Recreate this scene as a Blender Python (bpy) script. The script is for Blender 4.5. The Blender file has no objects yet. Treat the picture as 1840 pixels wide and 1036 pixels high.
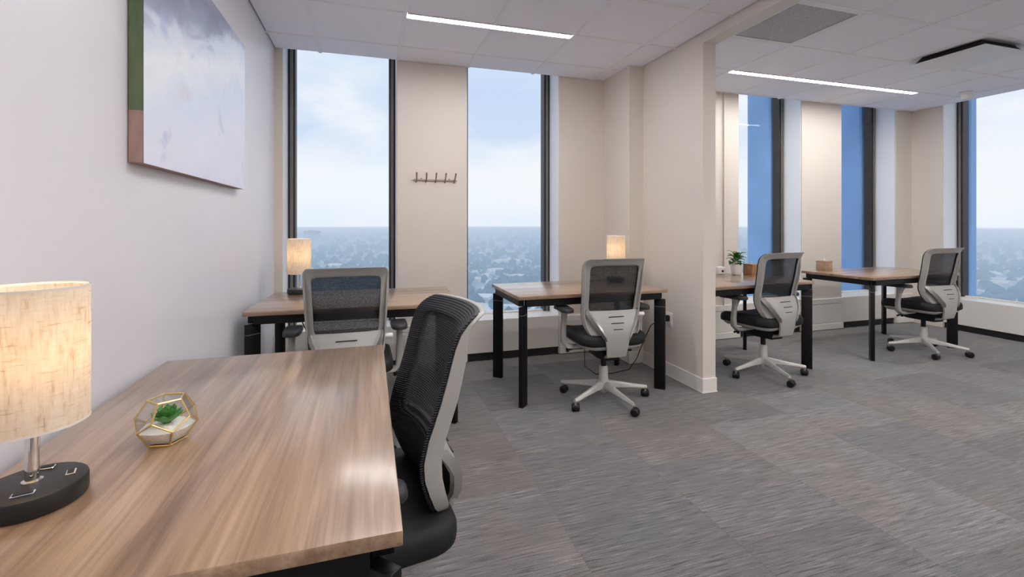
import bpy, bmesh, math, random
from mathutils import Vector, Matrix
random.seed(7)
scene = bpy.context.scene
C = scene.collection
PI = math.pi
def R(a): return math.radians(a)

# ------------------------------------------------------------------ camera, sky, exposure
EYE = 1.24
cam_data = bpy.data.cameras.new('camera')
cam = bpy.data.objects.new('camera', cam_data); C.objects.link(cam)
cam.location = (0, 0, EYE); cam.rotation_euler = (R(90), 0, R(-17.4))
cam_data.sensor_width = 36; cam_data.lens = 840/1840*36
cam_data.shift_x = -8.5/1840; cam_data.shift_y = (399.5-518)/1840
cam_data.clip_start = 0.02; cam_data.clip_end = 30000
scene.camera = cam
vs = scene.view_settings
vs.view_transform = 'Standard'; vs.look = 'None'; vs.gamma = 1; vs.use_curve_mapping = False
vs.exposure = 0.14
scene.cycles.volume_bounces = 4
SKY_STRENGTH = 0.91
STRIP_STRENGTH = 67.0
scene.cycles.diffuse_bounces = 8; scene.cycles.max_bounces = 14
LAMP_WATTS = 3.9
world = bpy.data.worlds.new('overcast_sky'); scene.world = world; world.use_nodes = True
def build_sky():
    nt = world.node_tree; n = nt.nodes; l = nt.links
    bg = n['Background']; bg.inputs['Strength'].default_value = SKY_STRENGTH
    tc = n.new('ShaderNodeTexCoord')
    sep = n.new('ShaderNodeSeparateXYZ'); l.new(tc.outputs['Generated'], sep.inputs[0])
    ramp = n.new('ShaderNodeValToRGB')                      # height above the horizon
    e = ramp.color_ramp.elements
    e[0].position = 0.0; e[0].color = (.84,.90,1,1)
    e[1].position = 1.0; e[1].color = (.66,.78,.97,1)
    for p, c in ((.05,(.93,.96,1.0,1)), (.105,(.92,.95,1.0,1)), (.165,(.66,.77,.96,1)), (.27,(.62,.74,.96,1)), (.40,(.76,.86,.99,1))):
        k = e.new(p); k.color = c
    l.new(sep.outputs['Z'], ramp.inputs[0])
    mp = n.new('ShaderNodeMapping'); mp.inputs['Scale'].default_value = (1.5, 1.5, 3.6); mp.inputs['Location'].default_value = (3.1,1.7,.4)
    l.new(tc.outputs['Generated'], mp.inputs[0])
    nz = n.new('ShaderNodeTexNoise'); nz.inputs['Scale'].default_value = 2.2; nz.inputs['Detail'].default_value = 6; nz.inputs['Roughness'].default_value = .52
    l.new(mp.outputs[0], nz.inputs['Vector'])
    cr = n.new('ShaderNodeValToRGB'); cr.color_ramp.elements[0].position = .44; cr.color_ramp.elements[1].position = .68
    l.new(nz.outputs['Fac'], cr.inputs[0])
    mx = n.new('ShaderNodeMix'); mx.data_type = 'RGBA'
    l.new(cr.outputs['Color'], mx.inputs['Factor']); l.new(ramp.outputs['Color'], mx.inputs['A'])
    mx.inputs['B'].default_value = (.95,.965,1.0,1)
    l.new(mx.outputs['Result'], bg.inputs['Color'])
build_sky()

# ------------------------------------------------------------------ materials
MATS = {}
class NT:
    def __init__(s, name):
        s.m = bpy.data.materials.new(name); s.m.use_nodes = True
        s.nt = s.m.node_tree; s.n = s.nt.nodes; s.l = s.nt.links
        s.b = s.n['Principled BSDF']; s.out = s.n['Material Output']
    def node(s, t, **kw):
        k = s.n.new(t)
        for a, v in kw.items(): setattr(k, a, v)
        return k
    def coords(s, kind='Object', scale=(1,1,1), loc=(0,0,0), rot=(0,0,0)):
        tc = s.node('ShaderNodeTexCoord'); mp = s.node('ShaderNodeMapping')
        s.l.new(tc.outputs[kind], mp.inputs[0])
        mp.inputs['Scale'].default_value = scale; mp.inputs['Location'].default_value = loc; mp.inputs['Rotation'].default_value = rot
        return mp.outputs[0]
    def noise(s, vec, scale, detail=3, rough=.5, dist=0):
        k = s.node('ShaderNodeTexNoise'); s.l.new(vec, k.inputs['Vector'])
        k.inputs['Scale'].default_value = scale; k.inputs['Detail'].default_value = detail
        k.inputs['Roughness'].default_value = rough; k.inputs['Distortion'].default_value = dist
        return k.outputs['Fac']
    def ramp(s, fac, stops, interp='LINEAR'):
        k = s.node('ShaderNodeValToRGB'); k.color_ramp.interpolation = interp
        e = k.color_ramp.elements
        e[0].position, e[0].color = stops[0][0], (*stops[0][1], 1)
        e[1].position, e[1].color = stops[-1][0], (*stops[-1][1], 1)
        for p, c in stops[1:-1]:
            q = e.new(p); q.color = (*c, 1)
        s.l.new(fac, k.inputs[0]); return k.outputs['Color']
    def mix(s, fac, a, b, mode='MIX'):
        k = s.node('ShaderNodeMix'); k.data_type = 'RGBA'; k.blend_type = mode
        for v, i in ((fac,'Factor'), (a,'A'), (b,'B')):
            if hasattr(v, 'is_linked'): s.l.new(v, k.inputs[i])
            elif i == 'Factor': k.inputs[0].default_value = v
            else: k.inputs[i].default_value = (*v, 1)
        return k.outputs['Result']
    def bump(s, h, strength=.2, dist=.002):
        k = s.node('ShaderNodeBump'); k.inputs['Strength'].default_value = strength; k.inputs['Distance'].default_value = dist
        s.l.new(h, k.inputs['Height']); s.l.new(k.outputs[0], s.b.inputs['Normal'])
    def set(s, rough=None, metal=None, spec=None, col=None):
        if rough is not None: s.b.inputs['Roughness'].default_value = rough
        if metal is not None: s.b.inputs['Metallic'].default_value = metal
        if spec is not None: s.b.inputs['Specular IOR Level'].default_value = spec
        if col is not None:
            if hasattr(col, 'is_linked'): s.l.new(col, s.b.inputs['Base Color'])
            else: s.b.inputs['Base Color'].default_value = (*col, 1)

def plain(name, col, rough=.5, metal=0, spec=.5, vary=.06, scale=30, bump=0, bscale=200):
    t = NT(name); v = t.coords()
    f = t.noise(v, scale, 3)
    a = tuple(c*(1-vary) for c in col); b = tuple(min(1, c*(1+vary)) for c in col)
    t.set(rough, metal, spec, t.ramp(f, [(.3,a),(.7,b)]))
    if bump:
        t.bump(t.noise(v, bscale, 2), bump, .001)
    MATS[name] = t.m; return t.m

M = {}
M['wall'] = plain('warm_tinted_wall', (.725,.672,.608), .42, spec=.45, vary=.015, scale=2, bump=.05, bscale=350)  # warm lamp light mixed into the wall colour
M['wall_left'] = plain('cool_tinted_left_wall', (.77,.76,.81), .34, spec=.5, vary=.015, scale=2, bump=.05, bscale=350)  # cool window light mixed into this wall's colour
M['reveal'] = plain('window_reveal_paint', (.89,.90,.93), .4, vary=.01, scale=2)
M['sill'] = plain('sill_enamel', (.77,.74,.70), .4, vary=.015, scale=3)
M['base_white'] = plain('baseboard_vinyl', (.80,.77,.72), .45, vary=.02)
M['base_black'] = plain('black_toe_kick', (.012,.011,.011), .5, vary=.2)
M['bronze'] = plain('dark_bronze_anodised', (.055,.046,.043), .38, metal=.4, vary=.12, scale=8)
M['bronze_light'] = plain('bronze_gasket', (.20,.185,.18), .45, metal=.3, vary=.1, scale=8)
M['ceil_bar'] = plain('ceiling_grid_enamel', (.84,.82,.84), .45, vary=.02)
M['black_metal'] = plain('black_powder_coat', (.004,.004,.005), .45, spec=.3, vary=.2, scale=60, bump=.05, bscale=900)
M['seam'] = plain('grey_seam', (.22,.22,.23), .4, metal=.5)
M['grey_plastic'] = plain('warm_grey_plastic', (.40,.39,.37), .42, vary=.025, scale=20, bump=.04, bscale=700)
M['grey_metal'] = plain('silver_grey_enamel', (.52,.51,.49), .36, metal=.15, vary=.03)
M['wing'] = plain('satin_grey_metal', (.42,.41,.40), .25, metal=.6, vary=.04)
M['black_plastic'] = plain('black_plastic', (.007,.007,.008), .45, spec=.35, vary=.2)
M['dark_pad'] = plain('charcoal_arm_pad', (.030,.030,.033), .5, spec=.4, vary=.1)
M['chrome'] = plain('polished_chrome', (.78,.77,.76), .08, metal=1, vary=.02)
M['brass'] = plain('brushed_brass', (.75,.56,.26), .28, metal=.9, vary=.08)
M['steel'] = plain('brushed_nickel', (.36,.31,.26), .3, metal=.9, vary=.06)
M['lamp_black'] = plain('lamp_base_black', (.010,.009,.009), .42, vary=.2)
M['sand'] = plain('white_sand', (.88,.85,.78), .9, vary=.08, scale=250, bump=.3, bscale=700)
M['succulent'] = plain('succulent_green', (.06,.22,.045), .45, vary=.4, scale=70)
M['leaf'] = plain('glossy_leaf_green', (.05,.16,.025), .4, vary=.45, scale=30)
M['ceramic'] = plain('white_ceramic', (.80,.79,.79), .35, vary=.02)
M['white_plastic'] = plain('white_plastic', (.83,.82,.80), .35, vary=.02)
M['box_wood'] = plain('orange_brown_box_wood', (.36,.19,.085), .5, vary=.2, scale=18)
M['box_wood2'] = plain('pink_brown_box_wood', (.42,.27,.19), .5, vary=.15, scale=18)
M['diffuser_shade'] = plain('gap_shade_black', (.012,.012,.014), .5, vary=.2)  # shade of the gap above the plaque, put into the colour
M['diffuser_white'] = plain('diffuser_white_enamel', (.80,.79,.79), .35, vary=.02)
M['pier'] = plain('blue_grey_stone_pier', (.27,.47,.80), .5, vary=.06, scale=3, bump=.2, bscale=40)
M['concrete'] = plain('pale_concrete_slab', (.5,.5,.5), .8)

def wood(name, dark, mid, light, rough=.34):
    t = NT(name); v = t.coords('Object', (1.5, 24, 24))
    n1 = t.noise(v, 1.0, 5, .55, .55)
    v2 = t.coords('Object', (.9, 7, 7), (3,1,0)); n2 = t.noise(v2, 1.0, 4, .5, 1.1)
    v3 = t.coords('Object', (3.2, 105, 105)); n3 = t.noise(v3, 1.0, 3, .6, .2)
    c1 = t.ramp(n1, [(.26,dark),(.48,mid),(.74,light)])
    c2 = t.ramp(n2, [(.30,(.62,.57,.52)),(.45,(.95,.94,.93)),(.7,(1.10,1.08,1.05))])
    c = t.mix(1, c1, c2, 'MULTIPLY')
    c3 = t.ramp(n3, [(.36,(.68,.62,.57)),(.5,(1.0,1.0,1.0)),(.66,(1.16,1.14,1.10))])
    c = t.mix(.5, c, c3, 'MULTIPLY')
    t.set(rough, 0, .5, c); t.bump(n3, .04, .001)
    t.b.inputs['Coat Weight'].default_value = .9; t.b.inputs['Coat Roughness'].default_value = .19
    return t.m
M['wood'] = wood('laminate_walnut', (.20,.120,.070), (.345,.222,.140), (.475,.33,.226))

def ceiling_tile_mat():
    t = NT('mineral_fibre_tile'); v = t.coords()
    n = t.noise(v, 3, 2); s = t.noise(v, 220, 3, .6)
    t.set(.9, 0, .2, t.mix(.5, t.ramp(n, [(.3,(.85,.84,.90)),(.7,(.88,.87,.93))]), t.ramp(s, [(.3,(.78,.77,.83)),(.55,(.92,.91,.97))])))
    t.bump(s, .12, .002); return t.m
M['tile'] = ceiling_tile_mat()

def carpet_mat():
    t = NT('striated_loop_carpet')
    tc = t.node('ShaderNodeNewGeometry')                     # world position so streaks run on across tiles
    def pos(scale):
        mp = t.node('ShaderNodeMapping'); mp.inputs['Scale'].default_value = scale
        oi = t.node('ShaderNodeObjectInfo'); ad = t.node('ShaderNodeVectorMath', operation='MULTIPLY_ADD')
        cb = t.node('ShaderNodeCombineXYZ'); t.l.new(oi.outputs['Random'], cb.inputs[0]); t.l.new(oi.outputs['Random'], cb.inputs[1])
        t.l.new(cb.outputs[0], ad.inputs[0]); ad.inputs[1].default_value = (37, 91, 0); t.l.new(tc.outputs['Position'], ad.inputs[2])
        t.l.new(ad.outputs[0], mp.inputs[0]); return mp.outputs[0]
    streak = t.noise(pos((7, 125, 1)), 1, 2, .6)
    patch = t.noise(pos((2.6, 3.6, 1)), 1, 3, .55); warm = t.noise(pos((1.3, 1.9, 1)), 1, 2, .5)
    streak2 = t.noise(pos((5, 60, 1)), 1, 2, .5)
    grain = t.noise(pos((260, 260, 1)), 1, 2, .6)
    oi = t.node('ShaderNodeObjectInfo')
    base = t.ramp(oi.outputs['Random'], [(0,(.115,.110,.110)),(.25,(.155,.152,.156)),(.5,(.172,.158,.148)),(.75,(.138,.136,.142)),(1,(.196,.188,.186))])
    c = t.mix(1, base, t.ramp(streak, [(.36,(.42,.41,.40)),(.45,(.95,.95,.95)),(.56,(1.02,1.02,1.02)),(.66,(1.6,1.57,1.52))]), 'MULTIPLY')
    c = t.mix(t.ramp(patch, [(.35,(.35,.35,.35)),(.65,(1,1,1))]), base, c)
    c = t.mix(.5, c, t.ramp(streak2, [(.3,(.72,.72,.72)),(.7,(1.22,1.21,1.2))]), 'MULTIPLY')
    c = t.mix(.9, c, t.ramp(patch, [(.3,(.86,.87,.88)),(.7,(1.13,1.12,1.11))]), 'MULTIPLY')
    c = t.mix(.9, c, t.ramp(warm, [(.32,(1.06,.99,.94)),(.68,(.96,1.0,1.06))]), 'MULTIPLY')
    c = t.mix(.8, c, t.ramp(grain, [(.3,(.62,.62,.62)),(.7,(1.35,1.35,1.35))]), 'MULTIPLY')
    t.set(.95, 0, .15, c); t.bump(grain, .5, .004); t.b.inputs['Sheen Weight'].default_value = .35; t.b.inputs['Sheen Roughness'].default_value = .45; return t.m
M['carpet'] = carpet_mat()

def glass_mat(name, gloss):
    t = NT(name); tr = t.node('ShaderNodeBsdfTransparent'); tr.inputs[0].default_value = (.97,.985,.99,1)
    gl = t.node('ShaderNodeBsdfGlossy'); gl.inputs['Roughness'].default_value = .02
    lw = t.node('ShaderNodeLayerWeight'); lw.inputs[0].default_value = .5
    pw = t.node('ShaderNodeMath', operation='POWER'); t.l.new(lw.outputs['Facing'], pw.inputs[0]); pw.inputs[1].default_value = 4
    fr = t.node('ShaderNodeMath', operation='MULTIPLY_ADD'); t.l.new(pw.outputs[0], fr.inputs[0]); fr.inputs[1].default_value = .5; fr.inputs[2].default_value = gloss
    mx = t.node('ShaderNodeMixShader'); t.l.new(fr.outputs[0], mx.inputs[0]); t.l.new(tr.outputs[0], mx.inputs[1]); t.l.new(gl.outputs[0], mx.inputs[2])
    t.l.new(mx.outputs[0], t.out.inputs[0]); return t.m
M['glass'] = glass_mat('window_glass', .0); M['thin_glass'] = glass_mat('terrarium_glass', .05)

def emis(name, col, strength):
    t = NT(name); t.set(.5, 0, .3, (.9,.9,.9))
    n = t.noise(t.coords('Object'), 4, 1)
    c = t.ramp(n, [(.2,tuple(k*.97 for k in col)),(.8,col)])
    t.l.new(c, t.b.inputs['Emission Color']); t.b.inputs['Emission Strength'].default_value = strength
    return t.m
M['led'] = emis('led_strip_lens', (1,.96,.935), STRIP_STRENGTH)
M['bulb'] = emis('warm_bulb', (1,.72,.42), 12)

def shade_mat():
    t = NT('linen_lamp_shade'); v = t.coords('Object')
    a = t.noise(t.coords('Object', (160, 160, 22)), 1, 3, .65); b = t.noise(t.coords('Object', (30, 30, 260)), 1, 3, .65)
    c1 = t.ramp(a, [(.28,(.70,.58,.44)),(.42,(.87,.81,.72)),(.6,(.93,.89,.82))])
    c2 = t.ramp(b, [(.27,(.74,.65,.54)),(.40,(.96,.94,.92)),(.7,(1,1,1))])
    c = t.mix(1, c1, c2, 'MULTIPLY')
    d = t.node('ShaderNodeBsdfDiffuse'); tl = t.node('ShaderNodeBsdfTranslucent')
    t.l.new(c, d.inputs[0]); t.l.new(c, tl.inputs[0])
    mx = t.node('ShaderNodeMixShader'); mx.inputs[0].default_value = .55
    t.l.new(d.outputs[0], mx.inputs[1]); t.l.new(tl.outputs[0], mx.inputs[2]); t.l.new(mx.outputs[0], t.out.inputs[0])
    return t.m
M['shade'] = shade_mat()
M['shade_trim'] = plain('shade_rim_tape', (.80,.76,.70), .7)

def mesh_fabric():
    t = NT('black_mesh_fabric'); v = t.coords('Object')
    w = t.node('ShaderNodeTexWave', wave_type='BANDS', bands_direction='Z'); t.l.new(v, w.inputs['Vector']); w.inputs['Scale'].default_value = 52
    w.inputs['Distortion'].default_value = .25
    n = t.noise(t.coords('Object', (500, 500, 120)), 1, 2, .6)
    t.set(.5, 0, .35, t.ramp(w.outputs['Fac'], [(.25,(.0025,.003,.004)),(.8,(.020,.023,.030))]))
    t.bump(w.outputs['Fac'], .6, .004)
    al = t.ramp(n, [(.35,(.80,.80,.80)),(.65,(.97,.97,.97))])
    t.l.new(al, t.b.inputs['Alpha']); return t.m
M['mesh'] = mesh_fabric()
M['edge'] = M['mesh'].copy(); M['edge'].name = 'black_mesh_border'
for q in list(M['edge'].node_tree.links):
    if q.to_socket.name == 'Alpha': M['edge'].node_tree.links.remove(q)
M['edge'].node_tree.nodes['Principled BSDF'].inputs['Alpha'].default_value = 1
def fabric(name, col, rough=.75):
    t = NT(name); n = t.noise(t.coords('Object'), 420, 2, .6)
    t.set(rough, 0, .4, t.ramp(n, [(.3,tuple(k*.7 for k in col)),(.7,tuple(k*1.3 for k in col))])); t.bump(n, .3, .001); return t.m
M['seat'] = fabric('black_seat_fabric', (.0075,.0085,.011), .65)

def painting_mat():
    t = NT('canvas_print_with_glare'); v = t.coords('Object')
    sp = t.node('ShaderNodeSeparateXYZ'); tc = t.node('ShaderNodeTexCoord'); t.l.new(tc.outputs['Object'], sp.inputs[0])
    wn = t.noise(t.coords('Object', (1,1.5,3)), 1.7, 5, .55, .8)
    ad = t.node('ShaderNodeMath', operation='MULTIPLY_ADD'); t.l.new(wn, ad.inputs[0]); ad.inputs[1].default_value = .34; t.l.new(sp.outputs['Z'], ad.inputs[2])
    a2 = t.node('ShaderNodeMath', operation='MULTIPLY_ADD'); t.l.new(sp.outputs['Y'], a2.inputs[0]); a2.inputs[1].default_value = -.30; t.l.new(ad.outputs[0], a2.inputs[2])
    face = t.ramp(a2.outputs[0], [(0.02,(.74,.75,.90)),(.20,(.80,.82,.95)),(.34,(.74,.83,.97)),(.48,(.92,.95,1.0)),(.59,(.72,.81,.94)),(.65,(.36,.42,.58)),(.74,(.26,.30,.44)),(.88,(.44,.40,.50))])  # print tones, the pale ones brightened to carry window glare
    blot = t.noise(t.coords('Object', (1,1.2,1.6), (0,.4,.9)), 2.1, 4, .5, .5)
    face = t.mix(t.ramp(blot, [(.56,(0,0,0)),(.72,(.55,.55,.55))]), face, (.72,.60,.66))
    blot2 = t.noise(t.coords('Object', (1,2,2), (0,2.4,.2)), 2.4, 4, .55, .3)
    face = t.mix(t.ramp(blot2, [(.60,(0,0,0)),(.70,(.6,.6,.6))]), face, (.44,.55,.80))
    t.set(.28, 0, .5, face); t.bump(blot, .05, .002); return t.m
M['canvas'] = painting_mat()
def painting_edge():
    t = NT('canvas_edge_print'); sp = t.node('ShaderNodeSeparateXYZ'); tc = t.node('ShaderNodeTexCoord'); t.l.new(tc.outputs['Object'], sp.inputs[0])
    n = t.noise(t.coords('Object', (8,8,3)), 3, 3)
    g = t.ramp(n, [(.3,(.10,.15,.075)),(.7,(.17,.21,.12))]); p = t.ramp(n, [(.3,(.34,.22,.19)),(.7,(.46,.31,.27))])
    k = t.node('ShaderNodeMath', operation='GREATER_THAN'); t.l.new(sp.outputs['Z'], k.inputs[0]); k.inputs[1].default_value = .165
    t.set(.6, 0, .4, t.mix(k.outputs[0], p, g)); return t.m
M['canvas_edge'] = painting_edge()

# ------------------------------------------------------------------ mesh building
class MB:
    def __init__(s): s.bm = bmesh.new()
    def box(s, c, d, bev=0, seg=2, rot=None):
        m = Matrix.Translation(Vector(c))
        if rot is not None: m = m @ rot
        r = bmesh.ops.create_cube(s.bm, size=1, matrix=m @ Matrix.Diagonal((*d, 1)))
        if bev:
            es = list({e for v in r['verts'] for e in v.link_edges})
            bmesh.ops.bevel(s.bm, geom=es, offset=bev, segments=seg, profile=.5, affect='EDGES', clamp_overlap=True)
        return s
    def lo(s, a, b, bev=0, seg=2):
        return s.box([(p+q)/2 for p, q in zip(a, b)], [abs(q-p) for p, q in zip(a, b)], bev, seg)
    def lathe(s, prof, seg=32, c=(0,0,0), sx=1, sy=1, caps=True):
        rings = []
        for r, z in prof:
            rings.append([s.bm.verts.new((c[0]+sx*r*math.cos(2*PI*k/seg), c[1]+sy*r*math.sin(2*PI*k/seg), c[2]+z)) for k in range(seg)])
        for a, b in zip(rings, rings[1:]):
            for k in range(seg): s.bm.faces.new((a[k], a[(k+1)%seg], b[(k+1)%seg], b[k]))
        if caps:
            if prof[0][0] > 1e-6: s.bm.faces.new(rings[0][::-1])
            if prof[-1][0] > 1e-6: s.bm.faces.new(rings[-1])
        return s
    def tube(s, pts, r, seg=8, caps=True):
        pts = [Vector(p) for p in pts]; rr = r if isinstance(r, (list, tuple)) else [r]*len(pts)
        rings = []; up = None
        for i, p in enumerate(pts):
            d = (pts[min(i+1, len(pts)-1)] - pts[max(i-1, 0)]).normalized()
            if up is None: up = Vector((0,0,1)) if abs(d.z) < .9 else Vector((1,0,0))
            a = d.cross(up).normalized(); up2 = a.cross(d).normalized(); up = up2
            rings.append([s.bm.verts.new(p + rr[i]*(math.cos(2*PI*k/seg)*a + math.sin(2*PI*k/seg)*up2)) for k in range(seg)])
        for a, b in zip(rings, rings[1:]):
            for k in range(seg): s.bm.faces.new((a[k], a[(k+1)%seg], b[(k+1)%seg], b[k]))
        if caps: s.bm.faces.new(rings[0][::-1]); s.bm.faces.new(rings[-1])
        return s
    def loft(s, secs, caps=True):
        rings = [[s.bm.verts.new(p) for p in q] for q in secs]; n = len(rings[0])
        for a, b in zip(rings, rings[1:]):
            for k in range(n): s.bm.faces.new((a[k], a[(k+1)%n], b[(k+1)%n], b[k]))
        if caps: s.bm.faces.new(rings[0][::-1]); s.bm.faces.new(rings[-1])
        return s
    def prism(s, poly, z0, z1, bev=0):
        a = [s.bm.verts.new((x,y,z0)) for x, y in poly]; b = [s.bm.verts.new((x,y,z1)) for x, y in poly]; n = len(poly)
        f = [s.bm.faces.new(a[::-1]), s.bm.faces.new(b)]
        for k in range(n): f.append(s.bm.faces.new((a[k], a[(k+1)%n], b[(k+1)%n], b[k])))
        if bev:
            bmesh.ops.bevel(s.bm, geom=list({e for q in f for e in q.edges}), offset=bev, segments=2, profile=.5, affect='EDGES', clamp_overlap=True)
        return s
    def mesh(s, name, smooth=True, angle=35):
        bmesh.ops.recalc_face_normals(s.bm, faces=s.bm.faces[:])
        me = bpy.data.meshes.new(name); s.bm.to_mesh(me); s.bm.free()
        if smooth:
            for p in me.polygons: p.use_smooth = True
            me.set_sharp_from_angle(angle=R(angle))
        return me
    def build(s, name, mat, parent=None, loc=(0,0,0), rotz=0, smooth=True, kind=None, angle=35):
        return put(name, s.mesh(name, smooth, angle), mat, parent, loc, rotz, kind)
def put(name, me, mat, parent=None, loc=(0,0,0), rotz=0, kind=None):
    if mat and not me.materials: me.materials.append(mat)
    o = bpy.data.objects.new(name, me); C.objects.link(o)
    o.location = loc; o.rotation_euler = (0,0,rotz)
    if parent: o.parent = parent
    if kind: o['kind'] = kind
    return o
def thing(name, label, cat, loc=(0,0,0), rotz=0, group=None):
    o = bpy.data.objects.new(name, None); C.objects.link(o); o.empty_display_size = .1
    o.location = loc; o.rotation_euler = (0,0,rotz)
    o['label'] = label; o['category'] = cat
    if group: o['group'] = group
    return o
def tag(o, label, cat, group=None):
    o['label'] = label; o['category'] = cat
    if group: o['group'] = group
    return o
def copy_tree(o, parent=None):
    c = o.copy(); C.objects.link(c)
    if parent: c.parent = parent
    for ch in list(o.children): copy_tree(ch, c)
    return c
def struct(name, mb, mat, parent=None, smooth=False, **kw):
    return mb.build(name, mat, parent, smooth=smooth, kind=None if parent else 'structure', **kw)

# ------------------------------------------------------------------ room shell
XL, YW, ZC = -.725, 4.10, 2.615          # left wall, window wall, ceiling
XR, YB = 6.457, -2.2                     # right wall, back wall
REC = .25                                # window recess
ZS = .36                                 # sill height
PX0, PX1, PY = 2.31, 2.42, 2.84          # dividing wall
HT = 3.0

floor = struct('floor', MB().lo((XL-.3,YB-.3,-.25), (XR+.6,YW+.7,-.012)), M['concrete'])
tile_m = {}
def floor_tile(x0, y0, x1, y1):
    key = (round(x1-x0,3), round(y1-y0,3))
    if key not in tile_m:
        tile_m[key] = MB().lo((0,0,-.012), (key[0]-.0005,key[1]-.0005,0), .0005, 1).mesh('carpet_tile', False)
    put('carpet_tile', tile_m[key], M['carpet'], floor, (x0,y0,0))
TS = .61; i = 0
x = 1.97 - 5*TS
while x < XR:
    x0, x1 = max(x, XL), min(x+TS, XR+.0)
    y = YB - (TS/2 if i % 2 else 0)
    while y < YW and x1-x0 > .02:
        y0, y1 = max(y, YB), min(y+TS, YW)
        if y1-y0 > .02: floor_tile(x0, y0, x1, y1)
        y += TS
    x += TS; i += 1

ceiling = struct('ceiling', MB().lo((XL-.3,YB-.3,ZC+.03), (XR-.001,YW-.001,ZC+.25)), M['concrete'])
ct_m = {}
def ceil_tile(x0, y0, x1, y1):
    key = (round(x1-x0,3), round(y1-y0,3))
    if key not in ct_m:
        w, d = key
        g = .009
        m = MB().lo((g,g,ZC+.004), (w-g,d-g,ZC+.03), .004, 1)
        ct_m[key] = m.mesh('ceiling_tile', False)
    put('ceiling_tile', ct_m[key], M['tile'], ceiling, (x0,y0,0))
def bar(a, b):
    struct('grid_bar', MB().lo((a[0],a[1],ZC), (b[0],b[1],ZC+.03)), M['ceil_bar'], ceiling)
CT = .608
holes = []                                # ceiling openings taken by fittings
def grid_ceiling(xmin, xmax, ymin, ymax, gx, gy, skip):
    xs = sorted({round(gx+CT*k,4) for k in range(-14,15) if xmin+.02 < gx+CT*k < xmax-.02})
    ys = sorted({round(gy+CT*k,4) for k in range(-14,15) if ymin+.02 < gy+CT*k < ymax-.02})
    X = [xmin]+xs+[xmax]; Y = [ymin]+ys+[ymax]
    for x0, x1 in zip(X, X[1:]):
        for y0, y1 in zip(Y, Y[1:]):
            if not any(a-.05 < x0 and x1 < b+.05 and c-.05 < y0 and y1 < d+.05 for a, b, c, d in skip):
                # tiles beside a linear light are cut back to leave its slot free
                yy0 = y0; yy1 = y1
                for lx0, lx1, ly in strips:
                    if x0 < lx1-.05 and x1 > lx0+.05:
                        if abs(y0-(ly-.036)) < .06: yy0 = ly+.040
                        if abs(y1-(ly+.036)) < .06: yy1 = ly-.040
                ceil_tile(x0, yy0, x1, yy1)
    for q in xs:
        cuts = sorted((ly-.0405, ly+.0405) for lx0, lx1, ly in strips if lx0+.02 < q < lx1-.02 and ymin < ly < ymax)
        y = ymin
        for a, b in cuts: bar((q-.012,y), (q+.012,a)); y = b
        bar((q-.012,y), (q+.012,ymax))
    for q in ys:
        segs = [(xmin, xmax)]
        for lx0, lx1, ly in strips:
            if abs(q-ly) < .06 and xmin < lx1 and lx0 < xmax:
                segs = [t for a, b in segs for t in ((a, max(a, lx0-.012)), (min(b, lx1+.012), b)) if t[1]-t[0] > .03]
        for a, b in segs:
            struct('grid_bar', MB().lo((a,q-.012,ZC-.0005), (b,q+.012,ZC+.0295)), M['ceil_bar'], ceiling)
GXL, GYL = -.387, 3.765
GXR, GYR = 3.127, 2.845
strips = [(GXL+CT, GXL+3*CT, GYL-CT+.036),            # 4 ft strip seen in the left bay
          (GXR, GXR+4*CT, GYR+CT+.036),               # 8 ft strip seen in the right bay
          (GXL+CT, GXL+3*CT, GYL-5*CT+.036),          # this and all below: added out of view to brighten the room
          (GXL+CT, GXL+3*CT, GYL-9*CT+.036),
          (GXL+CT, GXL+3*CT, GYL-3*CT+.036), (GXL+CT, GXL+3*CT, GYL-7*CT+.036), (GXR, GXR+4*CT, GYR-5*CT+.036),
          (GXR, GXR+4*CT, GYR-3*CT+.036),
          (GXR, GXR+4*CT, GYR-7*CT+.036)]
GR = (GXR-CT, GXR, GYR-CT, GYR)                       # return grille cell
DF = (GXR+2*CT, GXR+3*CT, GYR-CT, GYR)                # diffuser cell
grid_ceiling(XL, PX0, YB, YW, GXL, GYL, [])
grid_ceiling(PX1, XR, YB, YW, GXR, GYR, [GR, DF])

MODX = 1.487
WL, WRr = -.665, .22                                   # first window opening
wins = [(WL+MODX*k, WRr+MODX*k) for k in range(5)]
wins[4] = (5.283, 6.183)
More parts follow.
